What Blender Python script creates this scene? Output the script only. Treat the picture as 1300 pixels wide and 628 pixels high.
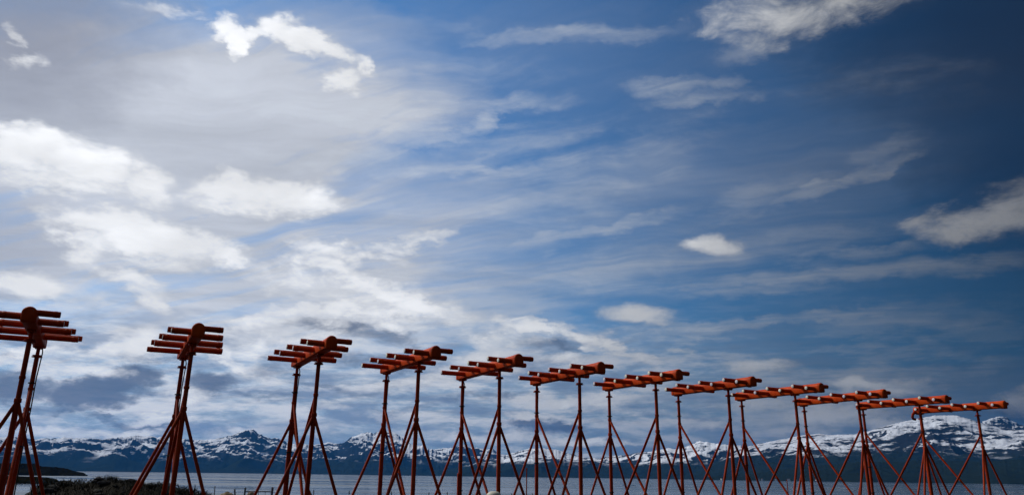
import bpy, math, random
import numpy as np
from mathutils import Matrix, Vector

for o in list(bpy.data.objects):
    bpy.data.objects.remove(o, do_unlink=True)
scene = bpy.context.scene
C = scene.collection
R = math.radians

# ------------------------------------------------------------------ camera
F_PX, PITCH, ROLL, CAM_H = 947.8, R(17.02), R(0.747), 1.30      # focal length in pixels of a 1300 px wide frame
cp, sp, cr, sr = math.cos(PITCH), math.sin(PITCH), math.cos(ROLL), math.sin(ROLL)
right0, up0, fwd = Vector((1, 0, 0)), Vector((0, -sp, cp)), Vector((0, cp, sp))
ex = right0 * cr + up0 * sr
ey = -right0 * sr + up0 * cr
cam_data = bpy.data.cameras.new('camera')
cam = bpy.data.objects.new('camera', cam_data)
C.objects.link(cam)
m = Matrix((ex, ey, -fwd)).transposed().to_4x4()
m.translation = (0, 0, CAM_H)
cam.matrix_world = m
cam_data.sensor_width = 36.0
cam_data.lens = F_PX / 1300 * 36.0
cam_data.clip_start = 0.1
cam_data.clip_end = 120000
scene.camera = cam

def ray(px, py):
    """direction through a pixel of the 1300 x 628 photograph"""
    a, b = px - 650.0, py - 314.0
    return (ex * a - ey * b + fwd * F_PX).normalized()
def azel(px, py):
    d = ray(px, py)
    return math.atan2(d.x, d.y), math.asin(d.z)

# ------------------------------------------------------------------ light
SUN_AZ, SUN_EL = R(-62), R(42)           # azimuth from +Y, positive to the right
SUN_STR = 3.7
EXPOSURE = -0.35
SKY_STR = 0.11
sun_dir = Vector((math.sin(SUN_AZ) * math.cos(SUN_EL), math.cos(SUN_AZ) * math.cos(SUN_EL), math.sin(SUN_EL)))
sd = bpy.data.lights.new('sun', 'SUN')
sd.energy = SUN_STR
sd.angle = R(0.6)
sd.color = (1.0, 0.95, 0.87)
so = bpy.data.objects.new('sun', sd)
so.rotation_euler = sun_dir.to_track_quat('Z', 'Y').to_euler()
so.location = (0, 0, 60)
C.objects.link(so)

vs = scene.view_settings
vs.view_transform = 'Standard'
vs.look = 'None'
vs.gamma = 1.0
vs.exposure = EXPOSURE
vs.use_curve_mapping = False
cy = scene.cycles
cy.use_adaptive_sampling = True
cy.adaptive_threshold = 0.02
cy.adaptive_min_samples = 16
cy.use_denoising = True
cy.max_bounces = 6
cy.volume_bounces = 0
cy.time_limit = 900
scene.render.resolution_x, scene.render.resolution_y = 1024, 494

# ------------------------------------------------------------------ sky with clouds
class NT:
    """small node-tree writer"""
    def __init__(self, tree):
        self.t = tree
    def n(self, kind, **kw):
        nd = self.t.nodes.new(kind)
        for k, v in kw.items():
            setattr(nd, k, v)
        return nd
    def put(self, sock, v):
        if isinstance(v, bpy.types.NodeSocket):
            self.t.links.new(v, sock)
        elif v is not None:
            sock.default_value = v
    def math(self, op, a, b=None, c=None, clamp=False):
        nd = self.n('ShaderNodeMath', operation=op)
        nd.use_clamp = clamp
        self.put(nd.inputs[0], a); self.put(nd.inputs[1], b); self.put(nd.inputs[2], c)
        return nd.outputs[0]
    def vm(self, op, a, b=None, out=0):
        nd = self.n('ShaderNodeVectorMath', operation=op)
        self.put(nd.inputs[0], a); self.put(nd.inputs[1], b)
        return nd.outputs[out]
    def scale(self, a, s):
        nd = self.n('ShaderNodeVectorMath', operation='SCALE')
        self.put(nd.inputs[0], a); self.put(nd.inputs['Scale'], s)
        return nd.outputs[0]
    def step(self, v, a, b, lo=0.0, hi=1.0):
        nd = self.n('ShaderNodeMapRange', interpolation_type='SMOOTHSTEP')
        self.put(nd.inputs['Value'], v)
        self.put(nd.inputs['From Min'], a); self.put(nd.inputs['From Max'], b)
        self.put(nd.inputs['To Min'], lo); self.put(nd.inputs['To Max'], hi)
        return nd.outputs[0]
    def noise(self, vec, scale, detail=5, rough=0.55, dist=0.0, color=False, lac=2.0):
        nd = self.n('ShaderNodeTexNoise')
        self.put(nd.inputs['Vector'], vec)
        nd.inputs['Scale'].default_value = scale
        nd.inputs['Detail'].default_value = detail
        nd.inputs['Roughness'].default_value = rough
        nd.inputs['Lacunarity'].default_value = lac
        nd.inputs['Distortion'].default_value = dist
        return nd.outputs['Color' if color else 'Fac']
    def mix(self, f, a, b, blend='MIX'):
        nd = self.n('ShaderNodeMix', data_type='RGBA', blend_type=blend)
        self.put(nd.inputs[0], f)
        self.put(nd.inputs[6], a); self.put(nd.inputs[7], b)
        return nd.outputs[2]
    def comb(self, x, y, z):
        nd = self.n('ShaderNodeCombineXYZ')
        self.put(nd.inputs[0], x); self.put(nd.inputs[1], y); self.put(nd.inputs[2], z)
        return nd.outputs[0]
    def sep(self, v):
        nd = self.n('ShaderNodeSeparateXYZ')
        self.put(nd.inputs[0], v)
        return nd.outputs

world = bpy.data.worlds.new('World')
scene.world = world
world.use_nodes = True
world.cycles.sampling_method = 'MANUAL'
world.cycles.sample_map_resolution = 256
wt = world.node_tree
wt.nodes.clear()
W = NT(wt)
sky = W.n('ShaderNodeTexSky', sky_type='NISHITA')
sky.sun_disc = False
sky.sun_elevation = SUN_EL
sky.sun_rotation = SUN_AZ
sky.altitude = 10
sky.air_density = 1.0
sky.dust_density = 0.6
sky.ozone_density = 2.5

dirv = W.n('ShaderNodeTexCoord').outputs['Generated']
dirv = W.vm('NORMALIZE', dirv)
dx, dy, dz = W.sep(dirv)
zc = W.math('MAXIMUM', dz, 0.0)
# point where the view ray meets a flat cloud deck: streaks flatten towards the horizon
inv = W.math('DIVIDE', 1.0, W.math('ADD', zc, 0.16))
deck = W.comb(W.math('MULTIPLY', dx, inv), W.math('MULTIPLY', dy, inv), 0.0)
# azimuth and elevation in degrees, with a wind-torn wobble
az = W.math('MULTIPLY', W.math('ARCTAN2', dx, dy), 57.29578)
el = W.math('MULTIPLY', W.math('ARCSINE', dz), 57.29578)
flat = W.vm('MULTIPLY', dirv, (1.0, 1.0, 2.1))
w1 = W.scale(W.vm('SUBTRACT', W.noise(dirv, 6.0, 2, 0.5, color=True), (0.5, 0.5, 0.5)), 4.0)
w2 = W.scale(W.vm('SUBTRACT', W.noise(flat, 24.0, 4, 0.6, color=True), (0.5, 0.5, 0.5)), 3.6)
wob = W.sep(W.vm('ADD', w1, w2))
ae = W.comb(W.math('ADD', az, W.math('MULTIPLY', wob[0], 1.3)),
            W.math('ADD', el, W.math('MULTIPLY', wob[2], 0.55)), 1.0)

ae_soft = W.comb(W.math('ADD', az, W.math('MULTIPLY', wob[0], 0.35)), W.math('ADD', el, W.math('MULTIPLY', wob[2], 0.22)), 1.0)

def blob(cx, cy, rx, ry, rot, strength, where=None):
    """one cloud patch; centre, radii and tilt measured in the photograph, kept as a place in the sky"""
    a0, e0 = azel(cx, cy)
    a1, e1 = azel(cx + 5, cy)
    a2, e2 = azel(cx, cy + 5)
    J = np.degrees(np.array([[a1 - a0, a2 - a0], [e1 - e0, e2 - e0]])) / 5.0
    th = R(rot)
    Rm = np.array([[math.cos(th), math.sin(th)], [-math.sin(th), math.cos(th)]])
    M = np.diag([1.0 / rx, 1.0 / ry]) @ Rm @ np.linalg.inv(J)
    c = M @ np.degrees(np.array([a0, e0]))
    x = W.vm('DOT_PRODUCT', where or ae, (M[0, 0], M[0, 1], -c[0]), 1)
    y = W.vm('DOT_PRODUCT', where or ae, (M[1, 0], M[1, 1], -c[1]), 1)
    r2 = W.math('MULTIPLY_ADD', x, x, W.math('MULTIPLY', y, y))
    return W.math('MULTIPLY_ADD', r2, -strength / 2.0, strength)

def union(blobs):
    acc = 0.0
    for b in blobs:
        acc = W.math('MAXIMUM', blob(*b), acc)
    return acc

WHITE = [(268, 30, 24, 19, 20, 1.0), (292, 52, 28, 17, 55, 1.05), (318, 42, 30, 14, -20, 1.0), (345, 36, 36, 15, 5, 1.1), (385, 50, 42, 14, 14, 1.1),
         (430, 66, 36, 12, 24, 1.05), (461, 84, 17, 11, 55, 1.0), (448, 103, 22, 14, 20, .95), (195, 8, 46, 10, 5, .6),
         (20, 80, 18, 16, 0, .5), (4, 46, 14, 10, 0, .45),
         (25, 186, 90, 26, 6, 1.1), (95, 203, 80, 25, 8, 1.1), (170, 230, 56, 24, 16, 1.05), (70, 226, 90, 16, 5, .8),
         (325, 246, 84, 24, 2, 1.1), (385, 256, 50, 20, 6, .95), (300, 238, 60, 12, -6, .8),
         (135, 278, 80, 20, 6, 1.1), (200, 300, 110, 26, 14, 1.1), (110, 306, 45, 26, 20, .9), (280, 318, 52, 18, 16, 1.0), (215, 335, 70, 12, 4, .75),
         (520, 304, 62, 10, -14, .8), (475, 320, 40, 9, 12, .7), (420, 312, 45, 14, 14, .8), (40, 362, 70, 18, 8, .85), (110, 375, 35, 9, 10, .6),
         (160, 352, 50, 11, 16, .85), (185, 372, 40, 14, 35, .75),
         (430, 336, 60, 12, 16, .85), (470, 360, 75, 15, 22, .95), (530, 382, 60, 12, 24, .8), (420, 390, 70, 12, -12, .85), (340, 415, 100, 12, -3, .75), (500, 412, 60, 10, 10, .65),
         (470, 380, 110, 34, 14, .62), (380, 350, 80, 30, 10, .6), (380, 440, 120, 22, -6, .6), (560, 400, 70, 22, 14, .55), (675, 412, 55, 10, 6, 1.0), (725, 424, 45, 9, 22, 1.0), (775, 442, 34, 9, 35, .95), (640, 425, 60, 16, -5, .75), (700, 452, 90, 10, 3, .7), (815, 460, 30, 8, 10, .7),
         (905, 310, 34, 12, 6, 1.05, ae_soft), (884, 308, 26, 9, -6, .9, ae_soft), (808, 399, 46, 11, 2, 1.05, ae_soft), (830, 407, 22, 8, 15, .8, ae_soft), (962, 465, 52, 8, 0, .85, ae_soft), (860, 448, 20, 5, 5, .6),
         (1015, 12, 120, 34, -4, .85), (950, 45, 60, 16, 6, .7), (1240, 281, 105, 26, -10, .85), (1295, 264, 90, 32, -14, .85), (1180, 290, 50, 8, -6, .6),
         (60, 448, 90, 12, -4, .75), (150, 440, 70, 18, -10, .85), (280, 440, 40, 8, 15, .7), (300, 462, 45, 8, 22, .75), (290, 450, 30, 6, 10, .7),
         (60, 550, 120, 8, 0, .75), (200, 530, 50, 7, -4, .8), (150, 548, 60, 7, -4, .8), (330, 545, 120, 8, 0, .6), (120, 472, 50, 9, 4, .6), (235, 500, 40, 12, 0, .7),
         (600, 552, 110, 7, 2, .7), (760, 566, 90, 6, 2, .75), (690, 532, 60, 7, 6, .85), (720, 512, 90, 7, -2, .6), (800, 525, 80, 7, 2, .6), (930, 545, 90, 9, 2, .5),
         (1060, 525, 90, 18, -2, .8), (965, 508, 60, 12, 0, .7), (990, 545, 90, 9, 0, .7), (880, 540, 60, 9, 0, .65), (1125, 486, 60, 10, 0, .75), (1300, 508, 60, 18, -14, .7), (1112, 534, 26, 13, 0, .95), (480, 520, 120, 7, 3, .5), (590, 470, 90, 12, -6, .7), (620, 455, 60, 10, -6, .6)]
WISP = [(500, 205, 90, 20, 0, .85), (580, 214, 60, 9, 8, .85), (590, 205, 45, 6, -12, .7), (420, 205, 110, 14, 2, .7), (600, 165, 34, 14, -50, .8), (640, 132, 60, 12, -10, .7), (560, 178, 60, 10, 2, .7),
        (490, 135, 120, 12, 3, .6), (430, 150, 150, 10, 8, .7), (720, 42, 120, 12, -3, .85), (800, 42, 90, 12, -8, .75), (640, 48, 60, 10, 0, .6), (560, 25, 110, 14, 6, .5), (700, 134, 50, 14, -6, .65),
        (850, 108, 60, 16, -4, 1.0), (915, 105, 40, 12, 0, .9), (880, 128, 80, 14, -4, .7), (955, 62, 60, 18, -20, .8), (760, 290, 140, 10, -14, .8), (700, 305, 80, 12, -10, .8),
        (950, 255, 120, 20, -16, .6), (1110, 195, 80, 16, -25, .45), (600, 95, 160, 30, -4, .45), (660, 180, 120, 30, -12, .55), (900, 330, 200, 30, -10, .5), (1150, 400, 200, 20, -6, .55), (1000, 490, 200, 14, -2, .7), (880, 500, 120, 10, 0, .7), (1060, 235, 110, 9, -22, .75), (1120, 215, 60, 6, -22, .7), (1090, 330, 60, 10, -8, .75), (1030, 328, 45, 10, -30, .5), (1100, 350, 260, 12, -5, .8), (1240, 340, 110, 10, -8, .7),
        (1000, 408, 230, 8, -5, .8), (880, 425, 110, 6, -8, .7), (1090, 470, 200, 9, -4, .7), (960, 375, 140, 8, -3, .5), (770, 345, 120, 40, -8, .7), (700, 250, 120, 60, -16, .6), (820, 200, 100, 40, -20, .45), (1130, 440, 160, 8, -2, .5),
        (1100, 100, 160, 40, 0, .35), (480, 260, 90, 10, -4, .5), (520, 340, 130, 14, -4, .6), (620, 385, 80, 24, -8, .7), (560, 430, 80, 12, 0, .6)]
GREY = [(15, 450, 30, 9, 4, .8), (30, 490, 80, 16, 4, .9), (120, 500, 70, 21, -6, 1.3), (165, 480, 40, 18, -4, 1.15), (270, 485, 42, 14, 4, .95), (200, 455, 40, 6, 4, .6), (170, 536, 70, 5, 6, .9), (90, 522, 50, 6, 4, .8),
        (430, 415, 45, 8, 4, 1.0), (490, 425, 50, 10, 4, .8), (510, 398, 30, 4, 12, .6), (470, 455, 80, 10, 4, .7), (430, 490, 80, 7, 4, .6), (520, 515, 60, 5, 0, .5), (340, 500, 80, 6, 4, .6),
        (695, 545, 45, 10, 4, 1.0), (690, 434, 55, 8, 6, .75), (620, 505, 70, 5, 0, .6), (780, 540, 60, 5, 0, .5), (360, 470, 40, 14, 10, .6),
        (1290, 528, 60, 16, -8, .9), (1140, 520, 90, 10, 0, .5)]
VEIL = [(190, 170, 330, 130, 0, 1.9), (300, 130, 270, 70, 4, 1.8), (250, 330, 440, 150, 2, 1.35), (360, 80, 210, 80, 6, .9), (30, 30, 240, 100, 0, .6),
        (300, 490, 640, 80, 0, 1.0), (800, 300, 340, 90, -14, .42), (800, 520, 420, 70, 2, .65), (720, 80, 260, 90, 4, .24), (1000, 400, 260, 60, -5, .14), (1060, 150, 220, 70, -10, .14)]

fine = W.noise(flat, 15.0, 10, 0.67, 0.35)
st_map = W.n('ShaderNodeMapping', vector_type='TEXTURE')
W.put(st_map.inputs['Vector'], W.vm('ADD', deck, W.scale(w1, 0.03)))
st_map.inputs['Rotation'].default_value = (0, 0, R(-24))
st_map.inputs['Scale'].default_value = (1.9, 0.30, 1.0)
streak = W.noise(st_map.outputs[0], 1.3, 8, 0.62, 0.5)
st2 = W.n('ShaderNodeMapping', vector_type='TEXTURE')
W.put(st2.inputs['Vector'], W.vm('ADD', deck, W.scale(w1, 0.05)))
st2.inputs['Rotation'].default_value = (0, 0, R(6))
st2.inputs['Scale'].default_value = (1.1, 0.22, 1.0)
streak2 = W.noise(st2.outputs[0], 1.1, 9, 0.64, 0.4)
st3 = W.n('ShaderNodeMapping', vector_type='TEXTURE')
W.put(st3.inputs['Vector'], W.vm('ADD', deck, W.scale(w1, 0.06)))
st3.inputs['Rotation'].default_value = (0, 0, R(-20))
st3.inputs['Scale'].default_value = (1.3, 0.085, 1.0)
hair = W.noise(st3.outputs[0], 1.0, 6, 0.62, 0.25)
low = W.noise(W.comb(W.math('MULTIPLY', az, 0.095), W.math('MULTIPLY', el, 0.44), dy), 1.9, 8, 0.63, 0.15)
clump = W.noise(flat, 5.5, 6, 0.6, 0.2)

Bw, Bs, Bg, Bv = union(WHITE), union(WISP), union(GREY), union(VEIL)
Bl = union([(20, 40, 180, 110, 0, .9), (-10, 300, 110, 60, 0, .5)])
Br = union([(1330, 40, 330, 150, 0, 1.0), (1350, 200, 190, 120, 0, .8)])
# away from the picture the cloud simply goes on, in broken patches
outside = W.math('MAXIMUM', W.step(W.math('ABSOLUTE', az), 38.0, 60.0), W.step(el, 40.0, 55.0))
wide = W.math('MULTIPLY', W.step(W.noise(deck, 0.9, 3, 0.5), 0.45, 0.72), outside)
Bw = W.math('MAXIMUM', Bw, wide)
Bv = W.math('MAXIMUM', Bv, W.math('MULTIPLY', outside, 0.6))

fs = W.math('SUBTRACT', fine, 0.5)
ss = W.math('SUBTRACT', streak, 0.5)
dens_w = W.step(W.math('ADD', W.math('MULTIPLY_ADD', fs, 1.6, Bw), W.math('MULTIPLY', ss, 0.35)), 0.16, 1.02)
dens_w = W.math('MULTIPLY', dens_w, W.step(Bw, 0.02, 0.38))
dens_s = W.step(W.math('ADD', W.math('MULTIPLY_ADD', fs, 0.8, Bs), W.math('ADD', W.math('MULTIPLY', ss, 1.0), W.math('MULTIPLY', W.math('SUBTRACT', streak2, 0.5), 0.9))), 0.16, 1.20)
dens_s = W.math('MULTIPLY', W.math('MULTIPLY', dens_s, W.step(Bs, 0.0, 0.4)), W.step(hair, 0.30, 0.62, 0.45, 1.25))
dens_g = W.step(W.math('ADD', W.math('MULTIPLY_ADD', fs, 1.3, Bg), W.math('MULTIPLY', ss, 0.3)), 0.25, 1.0)
dens_g = W.math('MULTIPLY', dens_g, W.step(Bg, 0.02, 0.35))
Bv = W.math('ADD', Bv, W.math('ADD', W.math('MULTIPLY', Bw, 0.35), W.math('MULTIPLY', Bs, 0.14)))
Bv = W.math('MULTIPLY', Bv, W.step(hair, 0.32, 0.64, 0.80, 1.12))
veil = W.math('MULTIPLY', W.math('MULTIPLY', Bv, W.math('MULTIPLY_ADD', W.step(streak, 0.30, 0.70), 0.50, 0.50), clamp=True), 0.95)
lowband = W.math('MULTIPLY', W.step(el, 14.0, 6.0), W.step(az, 30.0, 0.0, 0.30, 1.0))
low_w = W.math('MULTIPLY', W.math('MULTIPLY', W.step(low, 0.47, 0.62), lowband), 0.85)
low_g = W.math('MULTIPLY', W.math('MULTIPLY', W.step(low, 0.53, 0.36), lowband), 0.80)

# light: brighter towards the sun, deep blue away from it
cosg = W.vm('DOT_PRODUCT', dirv, (math.sin(SUN_AZ) * .94, math.cos(SUN_AZ) * .94, .34), 1)
glow = W.step(cosg, -0.32, 0.92)
K = 1.0 / SKY_STR
sky_c = W.vm('MULTIPLY', sky.outputs[0], (0.24, 0.66, 0.97))
sky_c = W.scale(sky_c, W.math('MULTIPLY_ADD', glow, 1.30, 0.09))
hor = W.step(el, 12.0, 1.0)
sky_c = W.mix(W.math('MULTIPLY', hor, 0.75), sky_c, W.scale((0.24 * K, 0.37 * K, 0.58 * K), W.math('MULTIPLY_ADD', glow, 0.95, 0.12)))
bright = W.math('MULTIPLY_ADD', glow, 1.02, 0.08)
veil_c = W.scale(W.scale((0.69 * K, 0.72 * K, 0.79 * K), bright), W.math('MULTIPLY_ADD', W.step(streak2, 0.28, 0.72), 0.26, 0.88))
shade = W.math('MULTIPLY_ADD', W.step(clump, 0.35, 0.65), 0.26, 0.80)
shade = W.math('MULTIPLY', shade, W.math('MULTIPLY_ADD', W.step(dens_w, 0.2, 1.0), 0.12, 0.88))
white_c = W.scale(W.scale((1.25 * K, 1.265 * K, 1.29 * K), bright), shade)
wisp_c = W.scale((0.80 * K, 0.86 * K, 0.95 * K), bright)
grey_c = W.scale((0.125 * K, 0.175 * K, 0.28 * K), bright)
col = W.mix(veil, sky_c, veil_c)
col = W.mix(W.math('MULTIPLY', Bl, W.math('MULTIPLY_ADD', streak, 0.6, 0.5), clamp=True), col, (0.30 * K, 0.325 * K, 0.42 * K, 1))
col = W.mix(W.math('MULTIPLY', W.math('MULTIPLY', Br, W.math('MULTIPLY_ADD', streak, 0.5, 0.6), clamp=True), 0.8), col, (0.016 * K, 0.025 * K, 0.050 * K, 1))
col = W.mix(W.math('MULTIPLY', dens_s, 0.58), col, wisp_c)
col = W.mix(low_g, col, W.scale((0.23 * K, 0.33 * K, 0.51 * K), bright))
col = W.mix(low_w, col, W.scale((0.98 * K, 1.00 * K, 1.05 * K), bright))
col = W.mix(W.math('MULTIPLY', dens_g, 0.9), col, grey_c)
col = W.mix(W.math('MULTIPLY', dens_w, 0.94), col, white_c)
bg = W.n('ShaderNodeBackground')
wt.links.new(col, bg.inputs['Color'])
bg.inputs['Strength'].default_value = SKY_STR
wo = W.n('ShaderNodeOutputWorld')
wt.links.new(bg.outputs[0], wo.inputs['Surface'])

# ------------------------------------------------------------------ helpers
rng = random.Random(7)
def tag(o, label=None, cat=None, group=None, kind=None):
    if label: o['label'] = label
    if cat: o['category'] = cat
    if group: o['group'] = group
    if kind: o['kind'] = kind
    return o
def obj(name, mesh, mat=None, parent=None, loc=(0, 0, 0), rot=None):
    o = bpy.data.objects.new(name, mesh)
    C.objects.link(o)
    o.parent = parent
    o.location = loc
    if rot is not None:
        o.rotation_euler = rot
    if mat is not None and len(mesh.materials) == 0:
        mesh.materials.append(mat)
    return o
def empty(name, loc, rz=0.0):
    o = bpy.data.objects.new(name, None)
    o.empty_display_size = 0.3
    C.objects.link(o)
    o.location = loc
    o.rotation_euler = (0, 0, rz)
    return o
def mesh_from(name, v, f, smooth=False):
    me = bpy.data.meshes.new(name)
    me.from_pydata([tuple(p) for p in v], [], [tuple(q) for q in f])
    me.update()
    if smooth:
        for p in me.polygons: p.use_smooth = True
    return me
def lathe(name, prof, n=20, axis=(0, 0, 1), origin=(0, 0, 0), sharp=True):
    """prof: (radius, distance along axis); closed at both ends"""
    ax = Vector(axis).normalized()
    s = ax.orthogonal().normalized()
    t = ax.cross(s)
    O = Vector(origin)
    v, f = [], []
    for (r_, h) in prof:
        for k in range(n):
            a = 2 * math.pi * k / n
            v.append(O + ax * h + (s * math.cos(a) + t * math.sin(a)) * r_)
    for i in range(len(prof) - 1):
        for k in range(n):
            a, b = i * n + k, i * n + (k + 1) % n
            f.append((a, b, b + n, a + n))
    f.append(tuple(range(n - 1, -1, -1)))
    f.append(tuple((len(prof) - 1) * n + k for k in range(n)))
    me = mesh_from(name, v, f)
    for p in me.polygons: p.use_smooth = len(p.vertices) == 4
    if sharp:
        try: me.set_sharp_from_angle(angle=R(35))
        except Exception: pass
    return me
def tube(name, a, b, r_, n=14, r2=None):
    a, b = Vector(a), Vector(b)
    L = (b - a).length
    c = min(0.004, r_ * .2)
    q = r2 or r_
    return lathe(name, [(r_ - c, 0), (r_, c), (q, L - c), (q - c, L)], n, b - a, a)
def box(name, x0, x1, y0, y1, z0, z1, ch=0.012):
    import bmesh
    bm = bmesh.new()
    bmesh.ops.create_cube(bm, size=1)
    bmesh.ops.scale(bm, vec=(x1 - x0, y1 - y0, z1 - z0), verts=bm.verts)
    bmesh.ops.translate(bm, vec=((x0 + x1) / 2, (y0 + y1) / 2, (z0 + z1) / 2), verts=bm.verts)
    if ch: bmesh.ops.bevel(bm, geom=bm.edges[:], offset=ch, segments=1, affect='EDGES')
    me = bpy.data.meshes.new(name)
    bm.to_mesh(me); bm.free()
    return me

def arch(name, rad, drop, sections):
    """arch-shaped bar along y: round top, straight sides, flat base; sections: (y, inset)"""
    prof = []
    for k in range(15):
        a = math.pi * k / 14
        prof.append((math.cos(a), math.sin(a), 0))
    v, f = [], []
    for (yy, ins) in sections:
        R_ = rad - ins
        ring = [(R_ * cx_, R_ * sz_) for cx_, sz_, _ in prof]
        lo, c = -drop + ins, rad * .22
        ring += [(-R_, lo + c), (-R_ + c * .3, lo + c * .3), (-R_ + c, lo), (R_ - c, lo), (R_ - c * .3, lo + c * .3), (R_, lo + c)]
        v += [(x_, yy, HB + z_) for x_, z_ in ring]
    n = 21
    for i_ in range(len(sections) - 1):
        for k in range(n):
            a, b = i_ * n + k, i_ * n + (k + 1) % n
            f.append((a, b, b + n, a + n))
    f.append(tuple(range(n - 1, -1, -1)))
    f.append(tuple((len(sections) - 1) * n + k for k in range(n)))
    import bmesh
    me = mesh_from(name, v, f)
    bm = bmesh.new(); bm.from_mesh(me)
    bmesh.ops.recalc_face_normals(bm, faces=bm.faces[:])
    bm.to_mesh(me); bm.free()
    for p_ in me.polygons: p_.use_smooth = len(p_.vertices) == 4
    me.set_sharp_from_angle(angle=R(32))
    return me

# numpy value noise
def _hash(ix, iy, s):
    h = (ix.astype(np.int64) * 374761393 + iy.astype(np.int64) * 668265263 + s * 974634777) & 0x7fffffff
    h = ((h ^ (h >> 13)) * 1274126177) & 0x7fffffff
    return ((h ^ (h >> 16)) & 0xffff) / 65535.0
def vnoise(x, y, s=0):
    ix, iy = np.floor(x), np.floor(y)
    fx, fy = x - ix, y - iy
    fx = fx * fx * fx * (fx * (fx * 6 - 15) + 10); fy = fy * fy * fy * (fy * (fy * 6 - 15) + 10)
    a, b = _hash(ix, iy, s), _hash(ix + 1, iy, s)
    c, d = _hash(ix, iy + 1, s), _hash(ix + 1, iy + 1, s)
    return (a * (1 - fx) + b * fx) * (1 - fy) + (c * (1 - fx) + d * fx) * fy
def fbm(x, y, o=5, s=0, g=0.5):
    t, a, n = 0, 1.0, 0
    for k in range(o):
        t = t + a * vnoise(x * 2 ** k + 17.3 * k, y * 2 ** k - 9.1 * k, s + k); n += a; a *= g
    return t / n
def ridged(x, y, o=5, s=0, g=0.5):
    t, a, n = 0, 1.0, 0
    for k in range(o):
        t = t + a * (1 - np.abs(2 * vnoise(x * 2 ** k + 31.7 * k, y * 2 ** k + 5.9 * k, s + k) - 1)); n += a; a *= g
    return t / n
def sstep(x, a, b):
    t = np.clip((x - a) / (b - a), 0, 1)
    return t * t * (3 - 2 * t)
def grid_mesh(name, X, Y, Z, smooth=True):
    n, k = X.shape
    v = np.stack([X, Y, Z], -1).reshape(-1, 3)
    i = np.arange((n - 1) * (k - 1))
    a = (i // (k - 1)) * k + i % (k - 1)
    f = np.stack([a, a + k, a + k + 1, a + 1], 1)
    me = bpy.data.meshes.new(name)
    me.vertices.add(len(v)); me.vertices.foreach_set('co', v.ravel())
    me.loops.add(f.size); me.loops.foreach_set('vertex_index', f.ravel())
    me.polygons.add(len(f))
    me.polygons.foreach_set('loop_start', np.arange(0, f.size, 4))
    me.update(calc_edges=True)
    me.polygons.foreach_set('use_smooth', np.full(len(f), smooth))
    me.update()
    return me

# ------------------------------------------------------------------ materials
def material(name):
    mt = bpy.data.materials.new(name)
    mt.use_nodes = True
    t = mt.node_tree
    t.nodes.clear()
    N = NT(t)
    b = N.n('ShaderNodeBsdfPrincipled')
    o = N.n('ShaderNodeOutputMaterial')
    t.links.new(b.outputs[0], o.inputs['Surface'])
    return mt, N, b
def bump(N, b, h, strength, dist):
    bp = N.n('ShaderNodeBump')
    bp.inputs['Strength'].default_value = strength
    bp.inputs['Distance'].default_value = dist
    N.put(bp.inputs['Height'], h)
    N.put(b.inputs['Normal'], bp.outputs[0])
def coords(N, which='Object'):
    return N.n('ShaderNodeTexCoord').outputs[which]
def worldpos(N):
    return N.n('ShaderNodeNewGeometry').outputs['Position']

def paint(name, c1, c2, rough, spot=(0.10, 0.035, 0.02), amount=0.3, metal=0.0, spec=0.2):
    mt, N, b = material(name)
    b.inputs['Specular IOR Level'].default_value = spec
    p = worldpos(N)
    st = N.n('ShaderNodeMapping'); N.put(st.inputs['Vector'], p); st.inputs['Scale'].default_value = (1, 1, .22)
    big = N.noise(st.outputs[0], 5.0, 6, 0.6)
    col = N.mix(N.step(big, .3, .7), (*c1, 1), (*c2, 1))
    wear = N.step(N.noise(p, 24, 6, .7), 0.60, 0.72)
    col = N.mix(N.math('MULTIPLY', wear, amount), col, (*spot, 1))
    rnd = N.n('ShaderNodeObjectInfo').outputs['Random']
    col = N.mix(1.0, col, N.comb(N.math('MULTIPLY_ADD', rnd, .28, .84), N.math('MULTIPLY_ADD', rnd, .34, .82), 1.0), 'MULTIPLY')
    N.put(b.inputs['Base Color'], col)
    N.put(b.inputs['Roughness'], N.math('MULTIPLY_ADD', big, 0.25, rough))
    b.inputs['Metallic'].default_value = metal
    bump(N, b, N.noise(p, 60, 4, .6), 0.15, 0.004)
    return mt
M_BOOM = paint('orange_red_fibreglass', (0.58, 0.066, 0.006), (0.44, 0.041, 0.005), 0.42, (0.20, 0.018, 0.004), 0.45, 0.0, 0.07)
M_ROD = paint('orange_red_tube', (0.53, 0.058, 0.006), (0.39, 0.036, 0.004), 0.44, (0.17, 0.016, 0.004), 0.45, 0.0, 0.07)
M_POST = paint('red_painted_steel', (0.37, 0.039, 0.005), (0.24, 0.021, 0.004), 0.47, (0.10, 0.016, 0.005), 0.55, 0.0, 0.07)
M_CAP = paint('pale_plastic', (0.74, 0.72, 0.66), (0.62, 0.59, 0.52), 0.45, (0.35, 0.30, 0.24), 0.4)
M_GALV = paint('weathered_steel', (0.20, 0.20, 0.20), (0.12, 0.12, 0.12), 0.45, (0.10, 0.06, 0.04), 0.5, 0.6)
M_CONC = paint('concrete', (0.33, 0.32, 0.30), (0.24, 0.23, 0.21), 0.85, (0.14, 0.13, 0.11), 0.6)
M_CABLE = paint('black_cable', (0.02, 0.018, 0.017), (0.03, 0.026, 0.024), 0.6)
M_CREAM = paint('cream_paint', (0.72, 0.68, 0.50), (0.60, 0.56, 0.40), 0.5, (0.25, 0.22, 0.15), 0.4)
M_WOOD = paint('grey_wood', (0.13, 0.11, 0.09), (0.08, 0.07, 0.06), 0.85, (0.05, 0.04, 0.03), 0.5)
M_STONE = paint('dark_stone', (0.050, 0.048, 0.044), (0.028, 0.026, 0.025), 0.9, (0.10, 0.095, 0.08), 0.5, 0.0, 0.03)
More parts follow.
